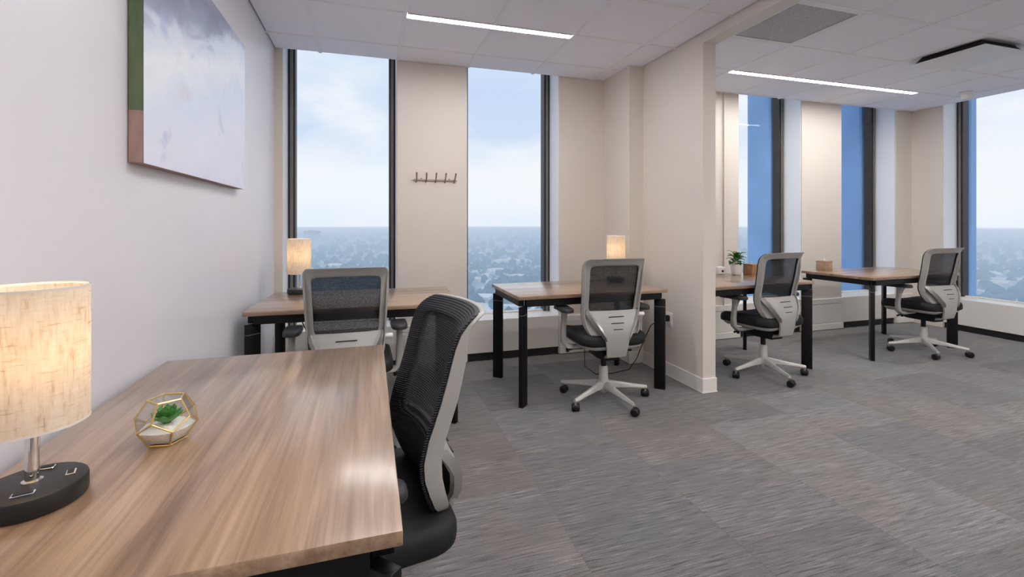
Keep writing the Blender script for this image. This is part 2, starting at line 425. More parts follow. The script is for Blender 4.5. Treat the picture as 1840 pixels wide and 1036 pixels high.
# window wall: the piers between the windows and the lower wall
wall_window = struct('wall_window', MB().lo((XL,YW,0), (wins[0][0],YW+.37,HT)), M['wall'])
edges = [wins[0][1]]
for k in range(4):
    a, b = wins[k][1], wins[k+1][0]
    struct('pier', MB().lo((a,YW,0), (b,YW+.37,HT)), M['wall'], wall_window)
struct('pier', MB().lo((wins[4][1],YW,0), (XR+.37,YW+.37,HT)), M['wall'], wall_window)
for k, (a, b) in enumerate(wins):
    struct('sill_panel', MB().lo((a+.001,YW+.012,.065), (b-.001,YW+.37,ZS), .003, 1), M['sill'], wall_window)
    struct('toe_kick', MB().lo((a+.001,YW+.03,0), (b-.001,YW+.2,.065)), M['base_black'], wall_window)
    struct('head_panel', MB().lo((a+.001,YW+.02,2.93), (b-.001,YW+.37,HT)), M['reveal'], wall_window)
def window(k, a, b, flip=None):
    """window in a wall that faces -Y; local frame then turned for the side wall"""
    w = bpy.data.objects.new('window_%d' % (k+1), None); C.objects.link(w); w['kind'] = 'structure'
    yf = YW+REC
    for x0, x1 in ((a, a+.06), (b-.06, b)):
        j = struct('jamb', MB().lo((x0+.0015,yf,ZS), (x1-.0015,yf+.1,2.929), .003, 1), M['bronze'], w)
    for x0, x1 in ((a+.019, a+.042), (b-.042, b-.019)):
        struct('gasket', MB().lo((x0,yf-.012,ZS+.001), (x1,yf-.0005,2.925), .002, 1), M['bronze_light'], w)
    struct('bottom_rail', MB().lo((a+.06,yf+.03,ZS), (b-.06,yf+.08,ZS+.014), .002, 1), M['sill'], w)
    struct('top_rail', MB().lo((a+.06,yf,2.88), (b-.06,yf+.1,2.929), .002, 1), M['bronze'], w)
    struct('pane', MB().lo((a+.055,yf+.05,ZS+.012), (b-.055,yf+.058,2.89)), M['glass'], w)
    for x0, x1 in ((a+.0005, a+.0085), (b-.0085, b-.0005)):   # painted returns of the recess
        struct('reveal', MB().lo((x0-.004 if x0 < (a+b)/2 else x0+.0035,YW+.014,ZS), (x1-.006 if x0 < (a+b)/2 else x1+.004,yf-.013,2.929)), M['reveal'], w)
    return w
for k, (a, b) in enumerate(wins): window(k, a, b)
# below the piers: casing with lid strip, access panel and plinth
def casing(a, b, y=YW):
    struct('lid_strip', MB().lo((a,y-.018,.30), (b,y+.001,ZS), .003, 1), M['sill'], wall_window)
    struct('access_panel', MB().lo((a,y-.018,.078), (b,y+.001,.296), .003, 1), M['sill'], wall_window)
    struct('plinth', MB().lo((a,y-.028,0.006), (b,y+.001,.074), .003, 1), M['base_white'], wall_window)
casing(wins[0][1], wins[1][0]); casing(wins[1][1], 2.17); casing(PX1, wins[2][0]) if wins[2][0] > PX1+.05 else None
casing(wins[2][1], wins[3][0]); casing(wins[3][1], wins[4][0]); casing(XL, wins[0][0]); casing(wins[4][1], XR)
struct('cable_cover', MB().lo((3.588,YW-.02,ZS), (3.600,YW+.001,ZC), .003, 1), M['wall'], wall_window)
# right wall with its windows (built along x, then turned a quarter)
wall_right = bpy.data.objects.new('wall_right', None); C.objects.link(wall_right); wall_right['kind'] = 'structure'
yw = [(3.767-MODX*k-.885, 3.767-MODX*k) for k in range(4)]
def turn(o):   # from wall facing -Y to wall facing -X:  (x, YW+d) -> (XR+d, y) with y = -x'
    o.rotation_euler = (0,0,R(-90)); o.location = (XR-YW, 0, 0)
rp = []
prev = YW
for (y0, y1) in yw:
    rp.append((y1, prev)); prev = y0
rp.append((YB, prev))
for y0, y1 in rp:
    struct('pier', MB().lo((XR,y0,0), (XR+.37,y1,HT)), M['wall'], wall_right)
for k, (y0, y1) in enumerate(yw):
    struct('sill_panel', MB().lo((XR+.012,y0+.001,.065), (XR+.37,y1-.001,ZS), .003, 1), M['sill'], wall_right)
    struct('toe_kick', MB().lo((XR+.03,y0+.001,0), (XR+.2,y1-.001,.065)), M['base_black'], wall_right)
    struct('head_panel', MB().lo((XR+.02,y0+.001,2.93), (XR+.37,y1-.001,HT)), M['reveal'], wall_right)
    w = window(5+k, -y1, -y0); turn(w)
# other walls
wall_left = struct('wall_left', MB().lo((XL-.2,YB-.2,0), (XL,YW+.5,HT)), M['wall_left'])
wall_back = struct('wall_back', MB().lo((XL,YB-.2,0), (XR+.5,YB,HT)), M['wall'])
divider = struct('wall_divider', MB().lo((PX0,PY,0), (PX1,YW,ZC+.03)), M['wall'])
struct('corner_column', MB().lo((2.17,3.62,0), (PX0,YW,ZC+.03)), M['wall'], divider)
header = struct('trim_1', MB().lo((PX0,YB,2.545), (PX1,PY,ZC+.03)), M['wall'])
bb = struct('baseboard_divider', MB().lo((PX0-.008,PY-.008,0.004), (PX1+.008,3.62,.105), .003, 1), M['base_white'])
struct('caulk_line', MB().lo((PX0-.011,PY-.011,0.001), (PX1+.011,3.62,.007)), M['white_plastic'], bb)
struct('baseboard_column', MB().lo((2.162,3.612,0.004), (PX0-.009,YW-.03,.105), .003, 1), M['base_white'])

# outside piers of the facade beside the right-hand windows
def outer(name, a, b):
    o = struct(name, MB().lo(a, b, .035, 2), M['pier']); return o
outer('trim_2', (wins[3][1]-.05,YW+.38,-6), (wins[4][0]-.02,YW+.77,9))
outer('trim_3', (6.13,YW+.38,-6), (7.25,YW+.70,9))
outer('trim_4', (XR+.38,3.715,-6), (XR+.535,YW+.37,9))

# ------------------------------------------------------------------ ceiling fittings
def strip_light(x0, x1, y, label):
    t = thing('linear_ceiling_light', label, 'ceiling light', ((x0+x1)/2, y, ZC))
    h = (x1-x0)/2-.014
    MB().lo((-h,-.036,.012), (h,.036,.03)).build('housing', M['ceil_bar'], t, smooth=False)
    for s in (-1, 1):
        MB().lo((-h,s*.034-.006,-.001), (h,s*.034+.006,.012), .001, 1).build('side_rail', M['ceil_bar'], t, smooth=False)
    MB().lo((-h+.004,-.027,.001), (h-.004,.027,.0115)).build('diffuser', M['led'], t, smooth=False)
LL = ['short recessed linear ceiling light in the left bay before the tall windows',
      'long recessed linear ceiling light in the right bay near the corner windows',
      'added unseen linear light of the left bay, behind the viewer', 'added unseen linear light by the back wall of the left bay', 'added unseen linear light just overhead in the left bay', 'added unseen linear light in the fourth row of the left bay', 'added unseen long linear light in the middle row of the right bay',
      'added unseen long linear light of the right bay, nearer than the diffuser', 'added unseen long linear light by the back wall of the right bay']
for (a, b, y), lb in zip(strips, LL): strip_light(a, b, y, lb)
# return grille
t = thing('return_grille', 'flat grey square return air grille in the ceiling beside the header beam', 'vent', ((GR[0]+GR[1])/2, (GR[2]+GR[3])/2, ZC))
h = CT/2-.013
m = MB()
m.loft([[(-h,-h,.0),(h,-h,.0),(h,h,.0),(-h,h,.0)], [(-h+.03,-h+.03,.002),(h-.03,-h+.03,.002),(h-.03,h-.03,.002),(-h+.03,h-.03,.002)]], caps=False)
m.build('frame', M['diffuser_white'], t, smooth=False)
g = NT('perforated_grey_grille'); gv = g.coords('Object'); gw = g.node('ShaderNodeTexVoronoi'); g.l.new(gv, gw.inputs['Vector']); gw.inputs['Scale'].default_value = 120
g.set(.6, .1, .4, g.ramp(gw.outputs['Distance'], [(.25,(.32,.31,.33)),(.5,(.52,.51,.53))])); M['grille'] = g.m
MB().lo((-h+.03,-h+.03,.004), (h-.03,h-.03,.012)).build('perforated_plate', M['grille'], t, smooth=False)
# plaque diffuser
t = thing('plaque_diffuser', 'square air diffuser with lowered white plaque and dark gap in the ceiling', 'vent', ((DF[0]+DF[1])/2, (DF[2]+DF[3])/2, ZC))
def ring(m, r0, z0, r1, z1):
    m.loft([[(-r0,-r0,z0),(r0,-r0,z0),(r0,r0,z0),(-r0,r0,z0)], [(-r1,-r1,z1),(r1,-r1,z1),(r1,r1,z1),(-r1,r1,z1)]], caps=False); return m
ring(MB(), h, 0, h-.02, .001).build('frame', M['diffuser_white'], t, smooth=False)
ring(MB(), h-.02, .001, .16, .029).build('cone', M['diffuser_white'], t, smooth=False)
MB().lo((-.16,-.16,.0285), (.16,.16,.0298)).build('throat', M['diffuser_shade'], t, smooth=False)
ring(MB(), .235, -.034, .20, .018).build('inner_cone', M['diffuser_shade'], t, smooth=False)
MB().lo((-.255,-.255,-.050), (.255,.255,-.036), .004, 2).build('plaque', M['diffuser_white'], t)
for sx in (-1, 1):
    MB().lo((sx*.15-.01,-.01,-.036), (sx*.15+.01,.01,.0285)).build('hanger', M['chrome'], t, smooth=False)
t = thing('smoke_detector', 'small white cylindrical detector on the ceiling above the corner windows', 'detector', (6.02,3.30,ZC))
MB().lathe([(.055,-.0),(.055,-.012),(.045,-.018)], 24).build('base', M['white_plastic'], t)
MB().lathe([(.042,-.018),(.042,-.062),(.036,-.074),(.0001,-.076)], 24).build('sensor_head', M['white_plastic'], t)

# ------------------------------------------------------------------ desks
def desk(label, cx, cy, rotz, L, W, group='walnut laminate desks with black steel frames'):
    t = thing('office_desk', label, 'desk', (cx,cy,0), rotz, group)
    MB().lo((-L/2,-W/2,.72), (L/2,W/2,.745), .0025, 2).build('tabletop', M['wood'], t)
    a, b = L/2-.035, W/2-.03
    for s in (-1, 1):
        MB().lo((-a+.02,s*b-.02,.672), (a-.02,s*b+.02,.7195), .002, 1).build('long_rail', M['black_metal'], t, smooth=False)
        MB().lo((s*a-.02,-b+.021,.672), (s*a+.02,b-.021,.7195), .002, 1).build('side_rail', M['black_metal'], t, smooth=False)
    for sx in (-1, 1):
        for sy in (-1, 1):
            rot = Matrix.Rotation(math.atan2(sy, sx), 4, 'Z')
            m = MB().box((sx*(a-.008),sy*(b-.008),.3355), (.080,.030,.671), .004, 2, rot)
            lg = m.build('leg', M['black_metal'], t)
            MB().box((sx*(a-.008),sy*(b-.008),.615), (.0812,.0312,.004), 0, 1, rot).build('leg_seam', M['seam'], lg, smooth=False)
            MB().box((sx*(a-.008),sy*(b-.008),.003), (.078,.034,.006), .001, 1, rot).build('foot_pad', M['black_plastic'], lg, smooth=False)
    return t
desk('walnut desk in the near foreground with glass terrarium on it', -.322, 1.372, R(90), 1.20, .745)
desk('walnut desk across the left window, with a lamp by the left wall', -.06, 3.265, R(-2.2), 1.20, .76)
desk('walnut desk standing alone between second window and dividing wall', 1.522, 3.32, R(.6), 1.165, .70)
desk('walnut desk with potted plant, half hidden by the dividing wall', 2.985, 3.345, R(4), 1.17, .72)
desk('walnut desk in the far right corner with one brown box', 4.895, 3.41, R(3), 1.27, .70)

# ------------------------------------------------------------------ task chair
def interp(tab, z):
    if z <= tab[0][0]: return tab[0][1]
    for (a, p), (b, q) in zip(tab, tab[1:]):
        if z <= b:
            u = (z-a)/(b-a); u = u*u*(3-2*u)*.35 + u*.65
            return p+(q-p)*u
    return tab[-1][1]
YBK = [(.44,-.178),(.50,-.184),(.56,-.172),(.61,-.160),(.65,-.160),(.70,-.172),(.75,-.190),(.80,-.208),(.86,-.226),(.92,-.243),(.955,-.258),(.98,-.278),(1.002,-.302)]
WID = [(.475,.120),(.49,.160),(.52,.184),(.56,.198),(.62,.205),(.70,.207),(.85,.213),(.95,.217),(.98,.215),(.995,.205),(1.002,.192)]
def yb(x, z): return interp(YBK, z) - .016 + .056*(abs(x)/.21)**2.4
Z_H0, Z_H1, S_H = .650, .955, .79
ROWS = [.475,.485,.50,.52,.56,.60,.63,Z_H0,.70,.74,.79,.84,.89,.92,Z_H1,.965,.978,.990,.998,1.002]
COLS = [-1,-.93,-S_H,-.55,-.28,0,.28,.55,S_H,.93,1]
def back_sheet(off, thick, mode):
    """curved sheet over the back outline; mode 'ring' leaves the mesh opening free"""
    m = MB(); bm = m.bm
    def layer(o):
        return [[bm.verts.new((s*interp(WID,z), yb(s*interp(WID,z), z)+o, z)) for s in COLS] for z in ROWS]
    A, B = layer(off), layer(off+thick)
    def keep(i, j):
        hole = Z_H0-1e-6 <= ROWS[i] and ROWS[i+1] <= Z_H1+1e-6 and abs(COLS[j]+COLS[j+1])/2 < S_H
        return not hole
    nr, nc = len(ROWS)-1, len(COLS)-1
    for i in range(nr):
        for j in range(nc):
            if not keep(i, j): continue
            bm.faces.new((A[i][j],A[i][j+1],A[i+1][j+1],A[i+1][j])); bm.faces.new((B[i][j],B[i+1][j],B[i+1][j+1],B[i][j+1]))
            for (di, dj, p, q) in ((-1,0,(i,j),(i,j+1)), (1,0,(i+1,j+1),(i+1,j)), (0,-1,(i+1,j),(i,j)), (0,1,(i,j+1),(i+1,j+1))):
                a, b = i+di, j+dj
                if not (0 <= a < nr and 0 <= b < nc and keep(a, b)):
                    bm.faces.new((A[p[0]][p[1]],B[p[0]][p[1]],B[q[0]][q[1]],A[q[0]][q[1]]))
    loose = [v for v in bm.verts if not v.link_faces]
    bmesh.ops.delete(bm, geom=loose, context='VERTS')
    return m
def subdiv(o, lv=1):
    md = o.modifiers.new('subdivision', 'SUBSURF'); md.levels = lv; md.render_levels = lv; return o

def make_chair(label):
    t = thing('task_chair', label, 'chair', group='grey mesh-back task chairs on five-star bases')
    # five-star base
    hub = MB().lathe([(.020,.055),(.022,.062),(.034,.066),(.040,.085),(.040,.135),(.033,.150),(.029,.235),(.026,.240)], 28).build('base_hub', M['grey_metal'], t)
    for k in range(5):
        a = R(-90+72*k); ca, sa = math.cos(a), math.sin(a)
        secs = []
        for r, zt, zb, w in ((.030,.138,.084,.022),(.10,.126,.084,.019),(.20,.106,.077,.0165),(.295,.090,.068,.0145),(.318,.086,.068,.012)):
            pts = []
            for (u, z) in ((-w,zb+.006),(-w*.8,zb),(w*.8,zb),(w,zb+.006),(w*.8,zt-.008),(w*.35,zt),(-w*.35,zt),(-w*.8,zt-.008)):
                pts.append((r*ca-u*sa, r*sa+u*ca, z))
            secs.append(pts)
        MB().loft(secs).build('base_leg', M['grey_metal'], hub)
        # twin wheel caster
        cx, cy = .310*ca, .310*sa
        sw = a + R(35+47*k); dx, dy = math.cos(sw), math.sin(sw)
        m = MB(); ox, oy = cx+.014*dx, cy+.014*dy
        rot = Matrix.Translation((ox,oy,.0275)) @ Matrix.Rotation(sw+PI/2, 4, 'Z') @ Matrix.Rotation(R(90), 4, 'Y')
        wheel = [(.010,-.026),(.020,-.026),(.0265,-.020),(.0275,-.012),(.0255,-.004),(.0255,.004),(.0275,.012),(.0265,.020),(.020,.026),(.010,.026)]
        rings = []
        for r, z in wheel:
            rings.append([m.bm.verts.new(rot @ Vector((r*math.cos(2*PI*q/18), r*math.sin(2*PI*q/18), z))) for q in range(18)])
        for p, q in zip(rings, rings[1:]):
            for i in range(18): m.bm.faces.new((p[i],p[(i+1)%18],q[(i+1)%18],q[i]))
        m.bm.faces.new(rings[0][::-1]); m.bm.faces.new(rings[-1])
        cs = m.build('caster', M['black_plastic'], hub)
        MB().tube([(cx,cy,.045),(cx,cy,.070)], .008, 8).build('caster_stem', M['chrome'], hub)
    MB().lathe([(.0195,.235),(.0195,.312)], 20).build('gas_column', M['black_plastic'], t)
    # tilt mechanism, lever, seat
    m = MB().loft([[(x,y,z) for x, y in ((-.055,-.13),(.055,-.13),(.07,-.05),(.07,.10),(.05,.14),(-.05,.14),(-.07,.10),(-.07,-.05))] for z in (.312,.318)] + [[(x*1.45,y*1.15,.386) for x, y in ((-.055,-.13),(.055,-.13),(.07,-.05),(.07,.10),(.05,.14),(-.05,.14),(-.07,.10),(-.07,-.05))]])
    mc = m.build('tilt_mechanism', M['black_plastic'], t)
    MB().tube([(-.06,.06,.352),(-.20,.07,.350),(-.235,.072,.346)], [.006,.006,.009], 8).build('lever', M['black_plastic'], mc)
    MB().tube([(.06,-.02,.350),(.17,-.02,.348),(.172,-.02,.348),(.20,-.02,.346)], [.006,.006,.013,.013], 10).build('lever', M['black_plastic'], mc)
    def slab(w0, d0, d1, z0, z1, n=28, r=.09, top=0, waterfall=.0):
        ring = []
        pts = []
        for (qx, qy, a0) in ((w0-r,d1-r,0),(-w0+r,d1-r,90),(-w0+r,d0+r,180),(w0-r,d0+r,270)):
            for q in range(n//4+1):
                a = R(a0+90*q/(n//4)); pts.append((qx+r*math.cos(a), qy+r*math.sin(a)))
        cxm, cym = 0, (d0+d1)/2
        def at(f, z):
            return [(p[0]*f, cym+(p[1]-cym)*f, z - waterfall*max(0, (p[1]-d1+.16)/.16)**2 + .012*(abs(p[0])/w0)**2) for p in pts]
        return at
    at = slab(.243,-.215,.265,.42,.49,waterfall=.022)
    MB().loft([at(.94,.418),at(.99,.426),at(1.0,.445),at(.995,.466),at(.97,.482),at(.90,.492),at(.6,.490),at(.2,.486)]).build('seat', M['seat'], t, angle=60)
    at = slab(.225,-.20,.245,.38,.42,waterfall=.02)
    MB().loft([at(.62,.384),at(.90,.390),at(1.0,.408),at(1.0,.4185)]).build('seat_pan', M['grey_plastic'], t, angle=60)
    # back: grey frame, black border, mesh, and the support plate behind it
    subdiv(back_sheet(-.010, .016, 'ring').build('back_frame', M['grey_plastic'], t, angle=60))
    subdiv(back_sheet(.0065, .013, 'ring').build('back_border', M['edge'], t, angle=60))
    for sg in (-1, 1):                                     # deep rounded sides of the frame
        secs = []
        for z in ROWS:
            w = interp(WID, z); y0 = yb(w, z); dp = interp([(.475,.016),(.52,.034),(.62,.042),(.80,.040),(.90,.034),(.96,.018),(1.002,.006)], z)
            secs.append([(sg*w,y0+.004,z),(sg*(w-.001),y0-dp*.6,z),(sg*(w-.006),y0-dp,z),(sg*(w-.012),y0-dp,z),(sg*(w-.013),y0-dp*.6,z),(sg*(w-.014),y0+.003,z)])
        MB().loft(secs).build('frame_side', M['grey_plastic'], t, angle=50)
    m = MB(); bm = m.bm; zs = [Z_H0-.006+(Z_H1-Z_H0+.012)*k/22 for k in range(23)]; ss = [-.83+1.66*k/12 for k in range(13)]
    G = [[bm.verts.new((s*interp(WID,z), yb(s*interp(WID,z), z)+.014, z)) for s in ss] for z in zs]
    for i in range(22):
        for j in range(12): bm.faces.new((G[i][j],G[i][j+1],G[i+1][j+1],G[i+1][j]))
    m.build('back_mesh', M['mesh'], t, angle=80)
    # support plate: wide under the mesh, narrowing to the tilt bar
    HW = [(.325,.055),(.36,.068),(.44,.076),(.47,.084),(.50,.097),(.54,.122),(.58,.146),(.62,.168),(.65,.180),(.672,.184)]
    OF = [(.36,-.034),(.44,-.036),(.52,-.050),(.58,-.056),(.62,-.046),(.65,-.026),(.672,-.0125)]
    m = MB(); bm = m.bm
    zz = [.660,.650,.632,.61,.585,.56,.53,.50,.46,.42,.385,.36]
    def rows(extra):
        g = []
        for z in zz:
            w = interp(HW, z); yy = interp(OF, z) + interp(YBK, max(z,.44)) - .012
            if z < .42: yy += (.42-z)*.35
            g.append([bm.verts.new((w*s, yy+.034*(abs(s)**2.4)*(w/.184)**2+extra, z)) for s in (-1,-.9,-.5,0,.5,.9,1)])
        for (yy, z) in ((-.135,.340),(-.08,.330)):
            g.append([bm.verts.new((.055*s, yy+(0 if extra < 0 else .0), z+(.0 if extra < 0 else .022))) for s in (-1,-.9,-.5,0,.5,.9,1)])
        return g
    A, B = rows(-.008), rows(.006)
    for i in range(len(A)-1):
        for j in range(6):
            bm.faces.new((A[i][j],A[i][j+1],A[i+1][j+1],A[i+1][j])); bm.faces.new((B[i][j],B[i+1][j],B[i+1][j+1],B[i][j+1]))
        bm.faces.new((A[i][0],A[i+1][0],B[i+1][0],B[i][0])); bm.faces.new((A[i][6],B[i][6],B[i+1][6],A[i+1][6]))
    for j in range(6):
        bm.faces.new((A[0][j],B[0][j],B[0][j+1],A[0][j+1])); bm.faces.new((A[-1][j],A[-1][j+1],B[-1][j+1],B[-1][j]))
    sp = m.build('back_support', M['grey_plastic'], t, angle=50)
    for z, w in ((.622,.054),(.582,.045),(.542,.033)):
        q = MB(); y0 = interp(OF, z)+interp(YBK, z)-.0205
        q.box((0,y0,z), (2*w,.004,.005), .0015, 1); q.build('slot', M['black_plastic'], sp)
    for s in (-1, 1):                                      # the pair of diagonal wings along its edges
        secs = []
        for z, wd in ((.664,.008),(.65,.014),(.62,.020),(.58,.022),(.54,.020),(.50,.015),(.47,.005)):
            w = interp(HW, z)-.002; yy = interp(OF, z)+interp(YBK, z)-.014+.022*(w/.184)**2
            secs.append([(s*(w+wd*.7),yy+.026,z+.006),(s*(w+wd),yy+.016,z),(s*(w-.004),yy-.014,z-.004),(s*(w-wd*.9),yy-.012,z-.002),(s*(w-wd*.6),yy+.004,z)])
        MB().loft(secs).build('wing', M['wing'], t, angle=40)
    # arms
    for s in (-1, 1):
        m = MB()
        secs = []
        for (x, y, z, a, b) in ((.11,.0,.384,.030,.012),(.20,.0,.380,.028,.012),(.262,.005,.384,.026,.016),(.283,.012,.41,.022,.018),(.287,.010,.48,.018,.018),(.287,.0,.56,.018,.016),(.286,-.012,.615,.030,.016),(.285,-.014,.630,.045,.020)):
            if z > .40: secs.append([(s*(x+dx*b),y+dy*a,z) for dx, dy in ((-1,-.7),(-.6,-1),(.6,-1),(1,-.7),(1,.7),(.6,1),(-.6,1),(-1,.7))])
            else: secs.append([(s*x,y+dy*a,z+dx*b) for dx, dy in ((1,-.7),(.6,-1),(-.6,-1),(-1,-.7),(-1,.7),(-.6,1),(.6,1),(1,.7))])
        ap = MB().loft(secs).build('armrest', M['grey_plastic'], t, angle=50)
        pts = [(.047*math.cos(2*PI*k/24)*(1 if True else 0), .125*math.sin(2*PI*k/24)) for k in range(24)]
        def sq(p, f): # rounded rectangle-ish
            x, y = p; return (math.copysign(abs(x/.047)**.6, x)*.047*f, math.copysign(abs(y/.125)**.55, y)*.125*(f*.5+.5))
        def lvl(f, z): return [(s*.283+sq(p,f)[0], -.005+sq(p,f)[1]+.02, z-.010*max(0,(sq(p,f)[1]-.06)/.06)) for p in pts]
        MB().loft([lvl(.80,.630),lvl(.98,.634),lvl(1,.645),lvl(.97,.654),lvl(.85,.659),lvl(.3,.659)]).build('arm_pad', M['dark_pad'], ap, angle=60)
        MB().tube([(s*.262,-.012,.372),(s*.262,-.012,.350)], [.014,.011], 10).build('arm_knob', M['black_plastic'], ap)
        for q in [ap]+list(ap.children): q.location = (0,.02 if q is ap else 0,0)
    MB().tube([(.195,-.150,.625),(.205,-.150,.625),(.236,-.150,.625),(.239,-.150,.625)], [.010,.0145,.0145,.012], 14).build('lumbar_knob', M['white_plastic'], t)
    return t
proto = make_chair('')
BACK = ('back_frame', 'back_border', 'frame_side', 'back_mesh', 'back_support', 'wing', 'lumbar_knob')
def seat_chair(label, x, y, facing, base_turn=0, tilt=0, arms=0, first=False):
    o = proto if first else copy_tree(proto)
    o.location = (x,y,0); o.rotation_euler = (0,0,R(facing)); o['label'] = label
    piv = Vector((0,-.10,.42)); rx = Matrix.Rotation(R(tilt), 3, 'X')
    for ch in o.children:
        if ch.name.split('.')[0] in BACK: ch.rotation_euler.x = R(tilt); ch.location = piv - rx @ piv - Vector((0,0,.013 if tilt else 0))
        if ch.name.startswith('armrest'): ch.location.y = .02+arms
    for ch in o.children:                                  # the wheeled base swivels under the seat
        if ch.name.startswith('base_hub'): ch.rotation_euler = (0,0,R(base_turn-facing))
    return o
seat_chair('task chair seen squarely from behind at the left window desk', -.122, 2.80, 1, -28, -6)
seat_chair('task chair at the desk before the dividing wall, shell and wheels in full view', 1.56, 2.945, -4, 9, -5.5)
seat_chair('task chair right of the dividing wall, at the desk with the plant', 3.08, 3.06, 4, -11, -6)
seat_chair('farthest task chair, at the corner desk on the right', 5.075, 3.12, -2, 32, -6)
seat_chair('nearest task chair, black mesh back turned side-on, at the foreground desk', -.02, 1.345, 90+8, 20, 0, .03, first=True)

# ------------------------------------------------------------------ table lamps
def make_lamp(label):
    t = thing('table_lamp', label, 'lamp', group='linen drum lamps with black outlet bases')
    b = MB().lathe([(.070,0),(.0745,.002),(.0755,.005),(.0755,.030),(.074,.0335),(.070,.035)], 48).build('base', M['lamp_black'], t)
    for (a, r, w) in ((R(-75),.048,.020),(R(20),.050,.014),(R(95),.050,.014)):
        rot = Matrix.Rotation(a, 4, 'Z')
        p = rot @ Vector((r,0,.0365))
        o = MB().box(p, (.014,w*1.5,.004), .001, 1, rot).build('outlet', M['chrome'], b)
        MB().box(p+Vector((0,0,.0018)), (.009,w*1.2,.0025), 0, 1, rot).build('outlet_face', M['black_plastic'], o, smooth=False)
    MB().lathe([(.0145,.035),(.0145,.039),(.0098,.041),(.0098,.200),(.0001,.200)], 20).build('pole', M['chrome'], t)
    MB().lathe([(.0001,.200),(.016,.200),(.016,.235),(.0001,.236)], 16).build('socket', M['black_plastic'], t)
    MB().lathe([(.0001,.236),(.012,.240),(.024,.262),(.026,.278),(.018,.298),(.0001,.304)], 16).build('bulb', M['bulb'], t)
    m = MB(); r = .0775; z0, z1 = .138, .382
    m.lathe([(r,z0),(r,z1),(r-.0012,z1),(r-.0012,z0),(r,z0)], 64, caps=False)
    sh = m.build('lamp_shade', M['shade'], t)
    for z in (z0, z1-.004):
        MB().lathe([(r+.0005,z),(r+.0005,z+.004),(r-.002,z+.004),(r-.002,z),(r+.0005,z)], 48, caps=False).build('rim', M['shade_trim'], sh)
    for k in range(3):
        a = 2*PI*k/3+.4
        MB().tube([(.014*math.cos(a),.014*math.sin(a),.232),(.076*math.cos(a),.076*math.sin(a),.232)], .0012, 6).build('spider_arm', M['steel'], sh)
    ld = bpy.data.lights.new('bulb_light', 'POINT'); ld.energy = LAMP_WATTS; ld.color = (1,.965,.90); ld.shadow_soft_size = .028
    lo = bpy.data.objects.new('bulb_light', ld); C.objects.link(lo); lo.parent = t; lo.location = (0,0,.272)
    return t
lamp0 = make_lamp('lit linen table lamp nearest the viewer, at the left edge')
lamp0.location = (-.572,1.048,.745)
for lb, x, y in (('lit linen table lamp on the desk by the left window', -.475, 3.575), ('lit linen table lamp behind the chair before the dividing wall', 1.985, 3.525)):
    o = copy_tree(lamp0); o['label'] = lb; o.location = (x,y,.745)

